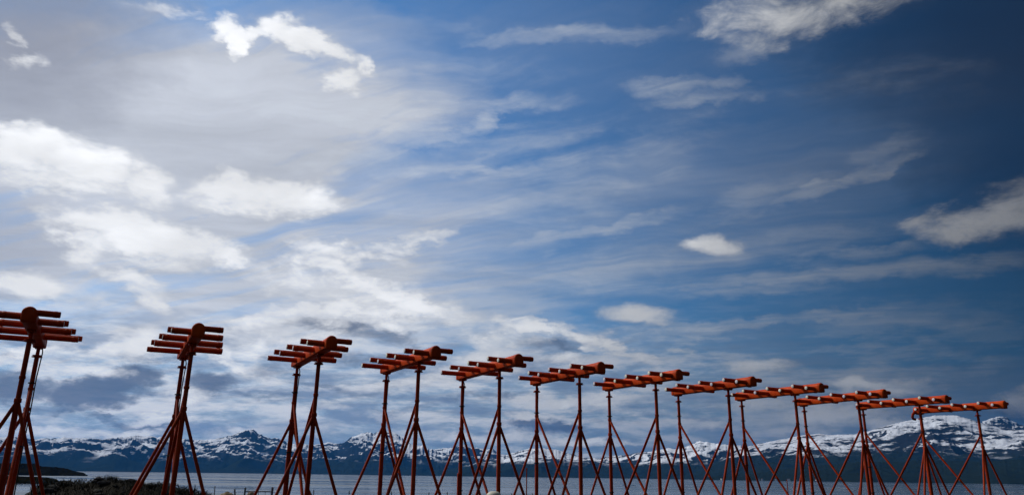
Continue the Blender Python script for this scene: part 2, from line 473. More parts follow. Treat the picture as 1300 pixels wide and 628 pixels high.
M_TAN = paint('tan_stone', (0.34, 0.26, 0.15), (0.24, 0.18, 0.10), 0.9, (0.14, 0.11, 0.07), 0.6)
M_HOUSE = paint('white_board', (0.75, 0.74, 0.70), (0.66, 0.65, 0.6), 0.7, (0.5, 0.5, 0.48), 0.2)
M_ROOF = paint('dark_roof', (0.09, 0.06, 0.05), (0.06, 0.045, 0.04), 0.8)

def ground_mat():
    mt, N, b = material('gravel_and_turf')
    p = worldpos(N)
    a = N.noise(p, 0.35, 6, .6)
    f = N.noise(p, 9.0, 6, .7)
    c = N.mix(N.step(a, .42, .58), (0.022, 0.019, 0.014, 1), (0.012, 0.014, 0.008, 1))
    c = N.mix(N.math('MULTIPLY', N.step(f, .52, .72), .6), c, (0.06, 0.053, 0.043, 1))
    N.put(b.inputs['Base Color'], c)
    b.inputs['Roughness'].default_value = 0.95
    b.inputs['Specular IOR Level'].default_value = 0.03
    bump(N, b, f, 0.8, 0.05)
    return mt
M_GROUND = ground_mat()
def leaf_mat(name, c1, c2):
    mt, N, b = material(name)
    p = worldpos(N)
    N.put(b.inputs['Base Color'], N.mix(N.step(N.noise(p, 2.2, 4, .6), .35, .65), (*c1, 1), (*c2, 1)))
    b.inputs['Roughness'].default_value = 0.75
    b.inputs['Specular IOR Level'].default_value = 0.05
    return mt
M_GRASS = leaf_mat('dry_grass', (0.010, 0.0095, 0.006), (0.019, 0.016, 0.010))
M_LEAF = leaf_mat('shrub_leaf', (0.007, 0.009, 0.0045), (0.014, 0.015, 0.008))
M_TWIG = leaf_mat('twig', (0.055, 0.038, 0.028), (0.08, 0.055, 0.04))

def mountain_mat(name, snow_z, rng_z, bias, rock, forest_z, hs=1 / 160., vsc=1 / 55., soft=.035, kh=.06, kn=.35, snow_c=(0.80, 0.82, 0.85), ks=.45):
    mt, N, b = material(name)
    g = N.n('ShaderNodeNewGeometry')
    p = g.outputs['Position']
    z = N.sep(p)[2]
    mp = N.n('ShaderNodeMapping'); N.put(mp.inputs['Vector'], p)
    mp.inputs['Scale'].default_value = (hs, hs, vsc)
    n1 = N.noise(mp.outputs[0], 1.0, 6, .58, .35)
    n2 = N.noise(p, 1 / 900., 4, .5)
    up = N.sep(g.outputs['Normal'])[2]
    h = N.math('DIVIDE', N.math('SUBTRACT', z, snow_z), rng_z, clamp=False)
    h = N.math('MINIMUM', N.math('MAXIMUM', h, -1.6), 1.0)
    s = N.math('ADD', n1, N.math('MULTIPLY', h, kh))
    s = N.math('ADD', s, N.math('MULTIPLY', N.math('SUBTRACT', n2, .5), kn))
    s = N.math('ADD', s, N.math('MULTIPLY', N.math('SUBTRACT', up, .82), ks))
    snow = N.step(s, bias - soft, bias + soft)
    rk = N.mix(N.noise(p, 1 / 220., 5, .6), (*[c * .7 for c in rock], 1), (*[c * 1.3 for c in rock], 1))
    fz = N.math('ADD', z, N.math('ADD', N.math('MULTIPLY', N.math('SUBTRACT', n2, .5), 260), N.math('MULTIPLY', N.math('SUBTRACT', n1, .5), 260)))
    fo = N.mix(N.noise(p, 1 / 60., 5, .7), (0.006, 0.010, 0.006, 1), (0.016, 0.022, 0.011, 1))
    base = N.mix(N.step(fz, forest_z - 60, forest_z + 60), fo, rk)
    snow = N.math('MULTIPLY', snow, N.step(fz, forest_z - 30, forest_z + 90))
    N.put(b.inputs['Base Color'], N.mix(snow, base, (*snow_c, 1)))
    b.inputs['Roughness'].default_value = 0.9
    b.inputs['Specular IOR Level'].default_value = 0.0
    bump(N, b, N.noise(mp.outputs[0], 1.6, 6, .65), 0.55, 45.0)
    return mt

def water_mat():
    mt, N, b = material('sea_water')
    p = worldpos(N)
    mp = N.n('ShaderNodeMapping'); N.put(mp.inputs['Vector'], p)
    mp.inputs['Rotation'].default_value = (0, 0, R(12)); mp.inputs['Scale'].default_value = (.35, 1, 1)
    w_ = N.math('ADD', N.noise(mp.outputs[0], 0.8, 5, .6), N.math('MULTIPLY', N.noise(mp.outputs[0], .05, 4, .6), 3.0))
    b.inputs['Base Color'].default_value = (0.012, 0.030, 0.045, 1)
    mp2 = N.n('ShaderNodeMapping'); N.put(mp2.inputs['Vector'], p); mp2.inputs['Scale'].default_value = (.12, 1, 1)
    patch = N.noise(mp2.outputs[0], .008, 5, .6)
    N.put(b.inputs['Roughness'], N.math('MULTIPLY_ADD', N.step(patch, .4, .6), .26, .06))
    b.inputs['IOR'].default_value = 1.33
    bump(N, b, w_, 0.16, 0.4)
    return mt
M_WATER = water_mat()

# ------------------------------------------------------------------ water, mountains, land
WATER_Z = -5.0
def ring_mesh(name, radius, n, z, rings):
    v = [(0, 0, z)]; f = []
    for r_ in rings:
        for k in range(n):
            a = 2 * math.pi * k / n
            v.append((r_ * math.sin(a), r_ * math.cos(a), z))
    for k in range(n):
        f.append((0, 1 + (k + 1) % n, 1 + k))
    for i in range(len(rings) - 1):
        for k in range(n):
            a, b = 1 + i * n + k, 1 + i * n + (k + 1) % n
            f.append((a, b, b + n, a + n))
    return mesh_from(name, v, f)
wat = tag(obj('water', ring_mesh('water', 24000, 96, WATER_Z, [200, 1000, 4000, 12000, 24000]), M_WATER), kind='structure')

RIDGE = np.array([(-420, 556), (-300, 548), (-180, 553), (-90, 546), (-30, 551), (0, 555), (15, 553), (35, 556), (47, 557.5), (57, 556), (72, 556), (80, 554.5), (100, 556), (115, 555.5), (130, 557.6),
    (143, 555.5), (160, 554), (175, 552), (187, 552.6), (197, 554), (217, 556), (230, 556), (250, 558.5), (270, 557), (282, 554.3), (295, 551.8),
    (305, 547.6), (312, 545.4), (321, 544.7), (328, 550), (335, 552.6), (345, 556), (350, 554.3), (360, 558.5), (370, 563), (385, 563.5), (400, 563.8),
    (412, 561.8), (418, 561), (428, 563), (437, 561), (445, 555), (457, 550), (467, 547.3), (474, 549.8), (480, 547.6), (494, 546.8), (503, 550), (515, 559.3),
    (525, 565), (536, 564.8), (545, 570), (560, 568.5), (575, 567.7), (590, 564.3), (600, 567.7), (612, 568.5), (618, 569.8), (624, 568.5), (632, 574.3),
    (645, 577.7), (700, 582), (780, 588), (900, 596)], float)
MID = np.array([(560, 597), (600, 588), (640, 578), (651, 574.3), (661, 571.8), (673, 568.8), (688, 568.5), (706, 570), (718, 574), (731, 577.7), (745, 580.5), (760, 581.5), (773, 578.5), (788, 577.7),
    (801, 576), (811, 573.5), (825, 573), (836, 570), (848, 568.5), (858, 569.5), (868, 567.7), (876, 564.3), (883, 561), (888, 559), (898, 561), (915, 563.5), (925, 564.3),
    (938, 565), (960, 568), (1000, 574), (1060, 588), (1120, 604)], float)
RIGHT = np.array([(860, 603), (900, 588), (925, 575), (940, 568), (951.6, 565.5), (968, 561.8), (988, 558), (1002, 555.5), (1015, 552.6), (1028.5, 551), (1042, 549.8), (1053.6, 551.8), (1065, 551), (1083, 551.0),
    (1103, 546.8), (1125, 540), (1150, 534), (1170, 530), (1186.7, 527), (1200, 526.7), (1215, 527), (1225, 530), (1237, 533.4), (1246, 536.5), (1290, 545), (1340, 548), (1400, 552), (1500, 560), (1620, 572)], float)
PEAK = np.array([(1200, 600), (1225, 556), (1240, 540), (1250, 533.4), (1257, 531), (1265, 528.4), (1273.6, 527.6), (1280, 531), (1288.7, 536), (1300, 540), (1330, 536), (1370, 545), (1420, 540), (1520, 556), (1640, 580)], float)
FRONT = np.array([(900, 605.5), (930, 603), (960, 600), (1000, 594), (1040, 590), (1085, 586), (1130, 586), (1180, 584), (1230, 585), (1280, 583), (1340, 582), (1420, 586), (1550, 596), (1700, 606)], float)

def ridge_profile(pts):
    """pixel outline -> azimuth and tangent of elevation"""
    A, T = [], []
    for (x, y) in pts:
        d = ray(x, y)
        A.append(math.atan2(d.x, d.y)); T.append(d.z / math.hypot(d.x, d.y))
    return np.array(A), np.array(T)

def mountain(pts, r_shore, r_top, mat, seed, step_deg=0.05, rows=110, rough=1.0, power=1.25, jag=1.0, scale=900.):
    A, T = ridge_profile(pts)
    a = np.arange(A[0], A[-1], R(step_deg))
    tt = np.interp(a, A, T)
    tt = tt + jag * (fbm(a * 420, a * 0, 4, seed) - .5) * 0.0014
    t = np.concatenate([np.linspace(0, 1, rows), 1 + np.linspace(.04, .5, 12)])
    AA, TT = np.meshgrid(a, t, indexing='ij')
    top = np.interp(AA, a, tt)
    rt = r_top * (1 + .10 * (fbm(AA * 9, AA * 0, 3, seed + 40) - .5))
    rs = r_shore * (1 + .08 * (fbm(AA * 14, AA * 0, 4, seed + 60) - .5))
    RR = rs + (rt - rs) * TT
    Hh = np.maximum(rt * top + CAM_H - WATER_Z, 0.0)
    X, Y = RR * np.sin(AA), RR * np.cos(AA)
    prof = np.clip(TT, 0, 1) ** power
    prof = np.where(TT > 1, 1 - (TT - 1) * 1.1, prof)
    gully = ridged(X / scale, Y / scale, 6, seed + 3) - .62
    env = np.sin(np.pi * np.clip(TT, 0, 1)) ** .7
    Z = Hh * (prof + rough * gully * .62 * env)
    Z = np.where(TT <= 1, np.minimum(Z, Hh * RR / rt * .992 + 0 * Z), Z)
    Z = np.where(np.abs(TT - 1) < 1e-6, Hh, Z)
    Z = np.maximum(Z, np.where(TT < .02, -3, 1.5 * np.clip(TT * 8, 0, 1))) + WATER_Z
    return grid_mesh('mountain_range', X, Y, Z), mat

MM_FAR = mountain_mat('snowy_far_rock', 520, 420, .535, (0.016, 0.020, 0.027), 215, 1 / 300., 1 / 170., .055, .0, .7, (0.82, 0.84, 0.87), .75)
MM_MID = mountain_mat('snowy_low_rock', 300, 240, .56, (0.018, 0.021, 0.024), 200, 1 / 260., 1 / 90., .05, .05, .6, (0.80, 0.82, 0.85), .6)
MM_RIGHT = mountain_mat('snowfield_rock', 420, 400, .527, (0.016, 0.017, 0.019), 270, 1 / 230., 1 / 46., .06, .05, .34, (0.66, 0.68, 0.72), .55)
MM_PEAK = mountain_mat('snowy_peak_rock', 560, 420, .51, (0.020, 0.021, 0.024), 330, 1 / 200., 1 / 60., .04, .04, .5, (0.64, 0.66, 0.70))
MM_FRONT = mountain_mat('forested_hill', 9000, 300, .9, (0.03, 0.035, 0.02), 4000)
for nm, args in (('mountain_range', (RIDGE, 11500, 16500, MM_FAR, 11, .05, 130, 1.35, 1.15, 1.7, 900.)),
                 ('mountain_range', (MID, 9000, 12500, MM_MID, 23, .05, 100, 1.1, 1.15, 1.2, 800.)),
                 ('mountain_range', (PEAK, 9500, 14500, MM_PEAK, 37, .05, 110, 1.3, 1.2, 1.3, 800.)),
                 ('mountain_range', (RIGHT, 7400, 11500, MM_RIGHT, 53, .05, 130, .8, 1.05, .5, 700.)),
                 ('forested_hill', (FRONT, 5600, 6900, MM_FRONT, 71, .05, 60, .5, .9, .8, 300.))):
    me, mt = mountain(*args)
    tag(obj(nm, me, mt), kind='structure')

def headland(name, pts, base_y, depth, mat, seed, rough):
    """low land in the bay: waterline row in the photograph gives the distance"""
    A, T = ridge_profile(pts)
    d = ray(np.mean([p[0] for p in pts]), base_y)
    r0 = (CAM_H - WATER_Z) / -(d.z / math.hypot(d.x, d.y))
    a = np.linspace(A[0], A[-1], 150)
    t = np.linspace(0, 1, 40)
    AA, TT = np.meshgrid(a, t, indexing='ij')
    top = np.maximum(np.interp(AA, A, T) * (r0 + depth * .4) + CAM_H - WATER_Z, .05)
    rs = r0 * (1 + .05 * (fbm(AA * 60, AA * 0, 3, seed) - .5))
    RR = rs + depth * TT
    X, Y = RR * np.sin(AA), RR * np.cos(AA)
    prof = np.minimum(TT / .4, (1 - TT) / .6)
    prof = np.clip(prof, 0, 1) ** .6
    Z = top * prof * (1 + rough * (fbm(X / 14, Y / 14, 5, seed + 5) - .5))
    endf = np.clip(np.minimum(AA - a[0], a[-1] - AA) / R(.25), 0, 1)
    Z = Z * endf - 0.4 * (1 - np.clip(prof * 6, 0, 1)) + WATER_Z
    return tag(obj(name, grid_mesh(name, X, Y, Z, False), mat), kind='structure'), r0
def scrub_mat():
    mt, N, b = material('dark_scrub_and_rock')
    p = worldpos(N)
    up = N.sep(N.n('ShaderNodeNewGeometry').outputs['Normal'])[2]
    c = N.mix(N.step(N.noise(p, .12, 5, .65), .4, .6), (0.004, 0.0045, 0.003, 1), (0.009, 0.009, 0.006, 1))
    rk = N.step(N.math('ADD', N.noise(p, .2, 5, .7), N.math('MULTIPLY', up, -.25)), .46, .56)
    c = N.mix(N.math('MULTIPLY', rk, .5), c, (0.06, 0.055, 0.05, 1))
    N.put(b.inputs['Base Color'], c)
    b.inputs['Roughness'].default_value = .95
    b.inputs['Specular IOR Level'].default_value = 0.0
    bump(N, b, N.noise(p, .5, 5, .7), .8, .6)
    return mt
M_SCRUB = scrub_mat()
headland('headland', [(-330, 583), (-160, 586), (-60, 588), (0, 587.5), (20, 587), (45, 589), (60, 591), (75, 593), (88, 596.5), (100, 599), (112, 600.5)], 602.5, 260, M_SCRUB, 5, .7)
headland('headland', [(-300, 597), (-120, 600), (-40, 602), (0, 603), (20, 604), (40, 605), (58, 606), (70, 607.5), (78, 609.5)], 613.0, 110, M_SCRUB, 9, .8)

# the ground the array stands on: a flat pad with a rubble bank towards the shore
S = 2.4
TH = R(27.86)
u = Vector((math.cos(TH), math.sin(TH), 0))
bdir = Vector((u.y, -u.x, 0))
P0 = Vector((-3.2466, 4.9776, 0)) * S
T_POS = [0, 1.0514, 2.0268, 2.9202, 3.7249, 4.5988, 5.5351, 6.5290, 7.5723, 8.6594, 9.8263, 11.0534]

BANK = np.array([0., 4.0]) + np.array([(-200, 640), (-40, 640), (20, 632), (34, 621), (46, 615), (62, 612), (80, 611), (110, 609.5), (128, 607.5), (138, 604.5), (150, 606), (165, 608), (180, 609.5), (200, 611.5), (214, 613), (224, 616),
                 (236, 619.5), (250, 622), (262, 625), (275, 633), (300, 640), (700, 642)], float)
bA, bT = ridge_profile(BANK)
R_BANK = 25.0
def ground_z(x, y):
    r_ = np.hypot(x, y)
    a = np.arctan2(x, y)
    edge = 35.0 + 2.0 * (fbm(a * 6, a * 0, 3, 91) - .5)
    z = 0.10 * (fbm(x / 3.0, y / 3.0, 4, 3) - .5)
    top = np.maximum(np.interp(a, bA, bT, left=-.05, right=-.05) * R_BANK + CAM_H, 0.0)
    k = np.where(np.abs(a) < R(60), 1.0, 0.0)
    shape = np.exp(-((r_ - R_BANK) / 3.0) ** 2) * k
    z = z + top * shape * (1 + .16 * (fbm(x / .7, y / .7, 4, 13) - .5))
    fall = np.where(np.abs(a) < R(95), sstep(r_, edge - 3.0, edge + 16.0), sstep(r_, 240, 420))
    blend = sstep(np.abs(a), R(80), R(110))
    fall = (1 - blend) * sstep(r_, edge - 3.0, edge + 16.0) + blend * sstep(r_, 240., 420.)
    return z * (1 - fall) + (WATER_Z - 1.2) * fall
a_ = np.linspace(-math.pi, math.pi, 721)
r_ = np.concatenate([np.linspace(.02, 12, 30), np.linspace(12.4, 56, 150), np.linspace(60, 460, 30)])
AA, RR = np.meshgrid(a_, r_, indexing='ij')
GX, GY = RR * np.sin(AA), RR * np.cos(AA)
tag(obj('ground', grid_mesh('ground', GX, GY, ground_z(GX, GY)), M_GROUND), kind='structure')
def gz(x, y):
    return float(ground_z(np.array([x], float), np.array([y], float))[0])

# ------------------------------------------------------------------ the antennas
HB = CAM_H + S                         # height of the boom axis
RB = 0.0437 * S                        # boom radius
DROP = 0.052 * S                       # depth of the boom below its axis
RRD = 0.0218 * S                       # rod radius
BN, BF, BR, BE = 0.088 * S, -0.297 * S, -1.135 * S, -1.205 * S     # along the boom: near end, front post, rear post, rear end
L1, L7, B1, B7, DZ = 0.176 * S, 0.2957 * S, 0.0173 * S, -0.9969 * S, 0.0168 * S
BRA = 0.0125 * S
ZH, ZL = CAM_H + .615 * S, CAM_H + .456 * S
PR1, PR2 = .0165 * S, .0185 * S

# local axes: x = along the array (u), y = -b (away from the viewer)
def Lc(du, db, z): return Vector((du, -db, z))
def make_meshes():
    Ms = {}
    L = BN - BE
    y0, y1 = -BN, -BE
    Ms['boom'] = arch('boom', RB, DROP, [(y0, .012), (y0 + .01, 0)] + [(y0 + L * k / 6, 0) for k in range(1, 6)] + [(y1 - .01, 0), (y1, .012)])
    Ms['near_cap'] = arch('end_cap', RB + .006, DROP + .018, [(y0 - .008, .022), (y0 + .004, .006), (y0 + .016, 0), (y0 + .125, 0), (y0 + .132, .006)])
    Ms['rear_cap'] = arch('end_cap', RB + .008, DROP + .008, [(y1 - .09, .006), (y1 - .083, 0), (y1 - .012, 0), (y1 + .002, .006), (y1 + .008, .022)])
    for k in range(7):
        q = k / 6
        ln = L1 + (L7 - L1) * q
        Ms['rod', k] = lathe('dipole_rod', [(RRD, 0), (RRD, ln * .5), (RRD, ln - .004), (RRD - .006, ln - .0005)], 16, (1, 0, 0))
        Ms['rcap', k] = lathe('rod_cap', [(RRD - .007, 0), (RRD - .007, .005), (RRD - .012, .008)], 16, (1, 0, 0), (ln - .004, 0, 0))
        Ms['rband', k] = lathe('rod_band', [(RRD + .0005, 0), (RRD + .003, .004), (RRD + .003, .05), (RRD + .0005, .054)], 16, (1, 0, 0), (ln - .10, 0, 0))
    Zt = HB - DROP * .95
    zc_ = CAM_H + .868 * S
    Ms['post'] = lathe('post', [(PR2, 0), (PR2, ZL - .05), (PR1 + .001, ZL - .02), (PR1, zc_), (PR1 * .82, zc_ + .004), (PR1 * .82, Zt)], 18, (0, 0, 1))
    Ms['collar'] = lathe('collar', [(PR1 + .002, 0), (.038 * S, .002), (.038 * S, .016), (PR1, .018), (PR1, .03), (.034 * S, .031), (.034 * S, .042), (PR1 * .84, .044)], 18, (0, 0, 1), (0, 0, zc_ - .012))
    Ms['saddle'] = box('saddle', -.065, .065, -.11, .11, HB - DROP - .035, HB - DROP + .012, .008)
    Ms['clamp_h'] = lathe('clamp', [(PR1 + .001, 0), (PR1 + .010, .004), (PR1 + .010, .05), (PR1 + .001, .054)], 18, (0, 0, 1), (0, 0, ZH - .027))
    Ms['clamp_l'] = lathe('clamp', [(PR2 + .001, 0), (PR2 + .012, .004), (PR2 + .012, .07), (PR2 + .001, .074)], 18, (0, 0, 1), (0, 0, ZL - .035))
    Ms['base_plate'] = box('base_plate', -.16, .16, -.16, .16, .12, .14, .004)
    Ms['footing'] = box('footing', -.26, .26, -.26, .26, -.35, .12, .02)
    Ms['foot_plate'] = box('foot_plate', -.09, .09, -.09, .09, .10, .116, .003)
    Ms['small_footing'] = box('small_footing', -.17, .17, -.17, .17, -.35, .10, .02)
    Ms['bolt'] = lathe('bolt', [(.012, 0), (.012, .05), (.008, .055)], 6, (0, 0, 1))
    cpts = [(0, 0, .02), (.005, .003, .8), (-.004, 0, 1.6), (.006, 0, 2.4), (0, .002, 3.0), (.02, .02, HB - DROP - .1), (.0, .06, HB - DROP + .01)]
    cv, cf = [], []
    for q, p_ in enumerate(cpts):
        cv += [(p_[0] + .011 * math.cos(k * math.pi / 3), p_[1] + .011 * math.sin(k * math.pi / 3), p_[2]) for k in range(6)]
    for q in range(len(cpts) - 1):
        cf += [(q * 6 + k, q * 6 + (k + 1) % 6, q * 6 + 6 + (k + 1) % 6, q * 6 + 6 + k) for k in range(6)]
    Ms['cable'] = mesh_from('feed_cable', cv, cf, True)
    Ms['strap'] = lathe('strap', [(PR2 + .002, 0), (PR2 + .022, .003), (PR2 + .022, .022), (PR2 + .002, .025)], 14)
    Ms['conduit'] = box('cable_box', -.035, .035, -.03, .03, .14, CAM_H + .03 * S, .006)
    return Ms
MS = make_meshes()
FEET = {'F': [(-.383, .108, ZL), (.3275, .139, ZL), (-.04, -.775, ZH)], 'R': [(-.371, -.043, ZL), (.325, .015, ZL), (.03, .842, ZH)]}
BR_M = {}
for key, base in (('F', BF), ('R', BR)):
    for j, (du, db, za) in enumerate(FEET[key]):
        BR_M[key, j] = tube('brace', Vector((0, 0, za)), Vector((du * S, -db * S, .10)), BRA, 12)

WHICH = ['nearest, cut by the left picture edge', 'second from left, above the rubble bank', 'third from left, above the low gate',
         'fourth from left, before the dark rounded peak', 'fifth from left, behind the cream bollard', 'sixth from left, left of the middle gap',
         'seventh from left, just right of the middle', 'eighth from left, fifth from the right', 'ninth from left, fourth from the right', 'tenth from left, third from the right',
         'second from the right end of the row', 'rightmost, with a hooked bracket behind']
for i, tpos in enumerate(T_POS):
    base = P0 + u * (tpos * S)
    root = empty('antenna', base, TH)
    root.rotation_euler = (R(rng.uniform(-.35, .35)), R(rng.uniform(-.35, .35)), TH + R(rng.uniform(-.7, .7)))
    tag(root, 'orange-red tube antenna on two braced posts, ' + WHICH[i], 'antenna', 'row of orange-red tube antennas')
    bo = obj('boom', MS['boom'], M_BOOM, root)
    obj('end_cap', MS['near_cap'], M_BOOM, bo)
    obj('end_cap', MS['rear_cap'], M_BOOM, bo)
    for k in range(7):
        bb = B1 + (B7 - B1) * k / 6
        for side in (-1, 1):
            lower = (k % 2 == 0) if side < 0 else (k % 2 == 1)
            z = HB + (-DZ if lower else DZ)
            rd = obj('dipole_rod', MS['rod', k], M_ROD, root, Lc(0, bb, z), (0, 0, math.pi if side < 0 else 0))
            obj('rod_cap', MS['rcap', k], M_CAP, rd)
            obj('rod_band', MS['rband', k], M_ROD, rd)
    for key, bpos in (('F', BF), ('R', BR)):
        po = obj('post', MS['post'], M_POST, root, Lc(0, bpos, .14))
        po.location.z = 0.0
        for nm in ('collar', 'clamp_h', 'clamp_l'):
            obj(nm.split('_')[0], MS[nm], M_POST, po)
        obj('base_plate', MS['base_plate'], M_POST, po)
        for (bx_, by_) in ((-.12, -.12), (.12, -.12), (-.12, .12), (.12, .12)):
            obj('bolt', MS['bolt'], M_GALV, po, (bx_, by_, .135))
        obj('saddle', MS['saddle'], M_POST, root, Lc(0, bpos, 0))
        obj('footing', MS['footing'], M_CONC, root, Lc(0, bpos, 0))
        if key == 'R' and i == 4:
            obj('cable_box', MS['conduit'], M_POST, root, Lc(-.045, bpos + .02, 0))
        if key == 'R':
            cb = obj('feed_cable', MS['cable'], M_CABLE, root, Lc(.055, bpos - .035, 0))
            for zz in (.9, 1.7, 2.9):
                obj('strap', MS['strap'], M_CABLE, cb, (-.055, -.035, zz + rng.uniform(-.1, .1)))
        for j, (du, db, za) in enumerate(FEET[key]):
            br_ = obj('brace', BR_M[key, j], M_POST, root, Lc(0, bpos, 0))
            obj('foot_plate', MS['foot_plate'], M_POST, br_, (du * S, -db * S, 0))
            obj('footing', MS['small_footing'], M_CONC, root, Lc(du * S, bpos + db * S, 0))
    if i == 11:
        hk = Lc(-.30 * S, BR + .03 * S, HB - .02)
        # hooked monitor bracket hanging behind the rear end
        pts_ = [(-.02, 0, .0), (-.16, -.03, -.04), (-.26, -.02, -.12), (-.27, 0, -.22), (-.20, .02, -.27), (-.10, .02, -.28)]
        v0 = [Vector(p) for p in pts_]
        hb = empty('mount_bracket', (0, 0, 0)); bpy.data.objects.remove(hb)
        import bmesh
        bm = bmesh.new()
        rings = []
        for q, p in enumerate(v0):
            d = (v0[min(q + 1, len(v0) - 1)] - v0[max(q - 1, 0)]).normalized()
            s_ = d.cross(Vector((0, 1, 0))).normalized(); t_ = d.cross(s_)
            rings.append([bm.verts.new(p + (s_ * math.cos(2 * math.pi * k / 10) + t_ * math.sin(2 * math.pi * k / 10)) * .045) for k in range(10)])
        for q in range(len(rings) - 1):
            for k in range(10):
                bm.faces.new((rings[q][k], rings[q][(k + 1) % 10], rings[q + 1][(k + 1) % 10], rings[q + 1][k]))
        bm.faces.new(rings[0][::-1]); bm.faces.new(rings[-1])
        bmesh.ops.recalc_face_normals(bm, faces=bm.faces[:])
        me = bpy.data.meshes.new('hooked_bracket'); bm.to_mesh(me); bm.free()
        for p in me.polygons: p.use_smooth = True
        hkO = obj('hooked_bracket', me, M_POST, root, Lc(.02, BE + .04, HB - .04))
        obj('bracket_cap', lathe('bracket_cap', [(.034, 0), (.034, .02), (.02, .03)], 12, (1, 0, 0)), M_CAP, hkO, (-.105, .02, -.28))

# ------------------------------------------------------------------ small things on the ground
def place(px, dist):
    """ground point in the direction of a picture column at a given distance"""
    a, _ = azel(px, 620)
    x, y = dist * math.sin(a), dist * math.cos(a)
    return x, y, gz(x, y)
def z_at(px, py, dist):
    d = ray(px, py)
    return CAM_H + dist * d.z / math.hypot(d.x, d.y)

# cream domed bollard in front of the fifth antenna
x, y, z = place(627, 14.2)
top = z_at(627, 622.8, 14.2)
bl = empty('bollard', (x, y, z))
tag(bl, 'cream round-topped bollard standing in front of the fifth antenna', 'bollard')
obj('shaft', lathe('shaft', [(.12, -.05), (.12, top - z - .15), (.118, top - z - .14)], 20), M_CREAM, bl)
hd = [(.135, 0), (.140, .01), (.138, .05), (.125, .09), (.100, .118), (.065, .135), (.03, .142)]
obj('dome', lathe('dome', hd, 24, origin=(0, 0, top - z - .142), sharp=False), M_CREAM, bl)

def rock_mesh(name, seed, sx, sy, sz, sub=3):
    import bmesh
    bm = bmesh.new()
    bmesh.ops.create_icosphere(bm, subdivisions=sub, radius=1)
    co = np.array([v.co[:] for v in bm.verts])
    n = fbm(co[:, 0] * 1.3 + co[:, 2] * .9 + seed * 3.1, co[:, 1] * 1.3 - co[:, 2] * .7 + seed, 4, seed)
    for v, k in zip(bm.verts, n):
        f_ = .45 + 1.1 * k
        v.co = Vector((v.co.x * f_ * sx, v.co.y * f_ * sy, max(v.co.z, -.55) * f_ * sz))
    me = bpy.data.meshes.new(name); bm.to_mesh(me); bm.free()
    return me
for px, py, dist, w_, label in ((287, 623.6, 27.0, .24, 'tan boulder between the rubble bank and the low field gate'),
                                (320, 626.0, 27.5, .15, 'small tan stone under the top rail of the field gate'),
                                (392, 626.0, 26.5, .12, 'small tan stone at the foot of the third antenna')):
    x, y, z = place(px, dist)
    zt = z_at(px, py, dist)
    h = (zt - z)
    pl = box('stand', -.01, .01, -.01, .01, 0, .01, 0); bpy.data.meshes.remove(pl)
    tag(obj('boulder', rock_mesh('boulder', int(px), w_ * 1.15, w_, h * .72), M_TAN, None, (x, y, z + h * .34)), label, 'boulder')

# dark stones on the bank
rk_meshes = [rock_mesh('stone', 200 + k, 1, .85, .7, 2) for k in range(5)]
for k in range(22):
    px = rng.uniform(45, 262)
    dist = R_BANK - rng.uniform(-.6, 3.2)
    x, y, z = place(px, dist)
    o = obj('stone', rk_meshes[k % 5], M_STONE, None, (x, y, z + .03), (0, 0, rng.uniform(0, 6)))
    s_ = rng.uniform(.06, .15)
    o.scale = (s_ * 1.3, s_, s_ * .7)
    tag(o, 'dark rough stone lying on the rubble bank below the second antenna', 'stone', 'stones on the rubble bank')

# low shrubs on the bank
def shrub_mesh(seed, n=420):
    r = random.Random(seed)
    v, f, mi = [], [], []
    tips = []
    for _ in range(16):
        a = r.uniform(0, 6.28); tilt = r.uniform(.1, .9); L = r.uniform(.5, 1.0)
        p = Vector((0, 0, -.05)); d = Vector((math.cos(a) * math.sin(tilt), math.sin(a) * math.sin(tilt), math.cos(tilt)))
        for sgm in range(4):
            q = p + d * L / 4
            w_ = .014 * (1 - sgm / 5)
            s_ = d.orthogonal().normalized() * w_; t_ = d.cross(s_).normalized() * w_
            b0 = len(v)
            v += [p + s_, p - s_ * .5 + t_ * .8, p - s_ * .5 - t_ * .8, q + s_ * .7, q - s_ * .35 + t_ * .56, q - s_ * .35 - t_ * .56]
            f += [(b0, b0 + 1, b0 + 4, b0 + 3), (b0 + 1, b0 + 2, b0 + 5, b0 + 4), (b0 + 2, b0, b0 + 3, b0 + 5)]
            p = q; d = (d + Vector((r.uniform(-.3, .3), r.uniform(-.3, .3), r.uniform(-.1, .2)))).normalized()
            tips.append(p.copy())
    leafs_v, leafs_f = [], []
    for _ in range(n):
        c = r.choice(tips) + Vector((r.gauss(0, .09), r.gauss(0, .09), r.gauss(0, .07)))
        if c.z < 0: c.z = abs(c.z) * .3
        a = Vector((r.gauss(0, 1), r.gauss(0, 1), r.gauss(0, 1))).normalized()
        b = a.orthogonal().normalized()
        l, w_ = r.uniform(.03, .06), r.uniform(.012, .022)
        k = len(leafs_v)
        leafs_v += [c - a * l, c + b * w_, c + a * l, c - b * w_]
        leafs_f.append((k, k + 1, k + 2, k + 3))
    return mesh_from('twigs', v, f), mesh_from('foliage', leafs_v, leafs_f)
SH = [shrub_mesh(500 + k) for k in range(4)]
SHRUB_SPOTS = [(137, R_BANK - .4, .34), (128, R_BANK - .9, .30), (152, R_BANK - .6, .28), (108, R_BANK - .8, .32), (86, R_BANK - .4, .30), (66, R_BANK - .6, .34), (172, R_BANK - 1.0, .40), (190, R_BANK - .9, .36),
               (206, R_BANK - .5, .30), (226, R_BANK - .9, .30), (248, R_BANK - 1.1, .34), (52, R_BANK - 1.1, .35), (118, R_BANK - 2.0, .5), (160, R_BANK - 2.2, .5), (200, R_BANK - 2.4, .5), (80, R_BANK - 2.0, .45)]
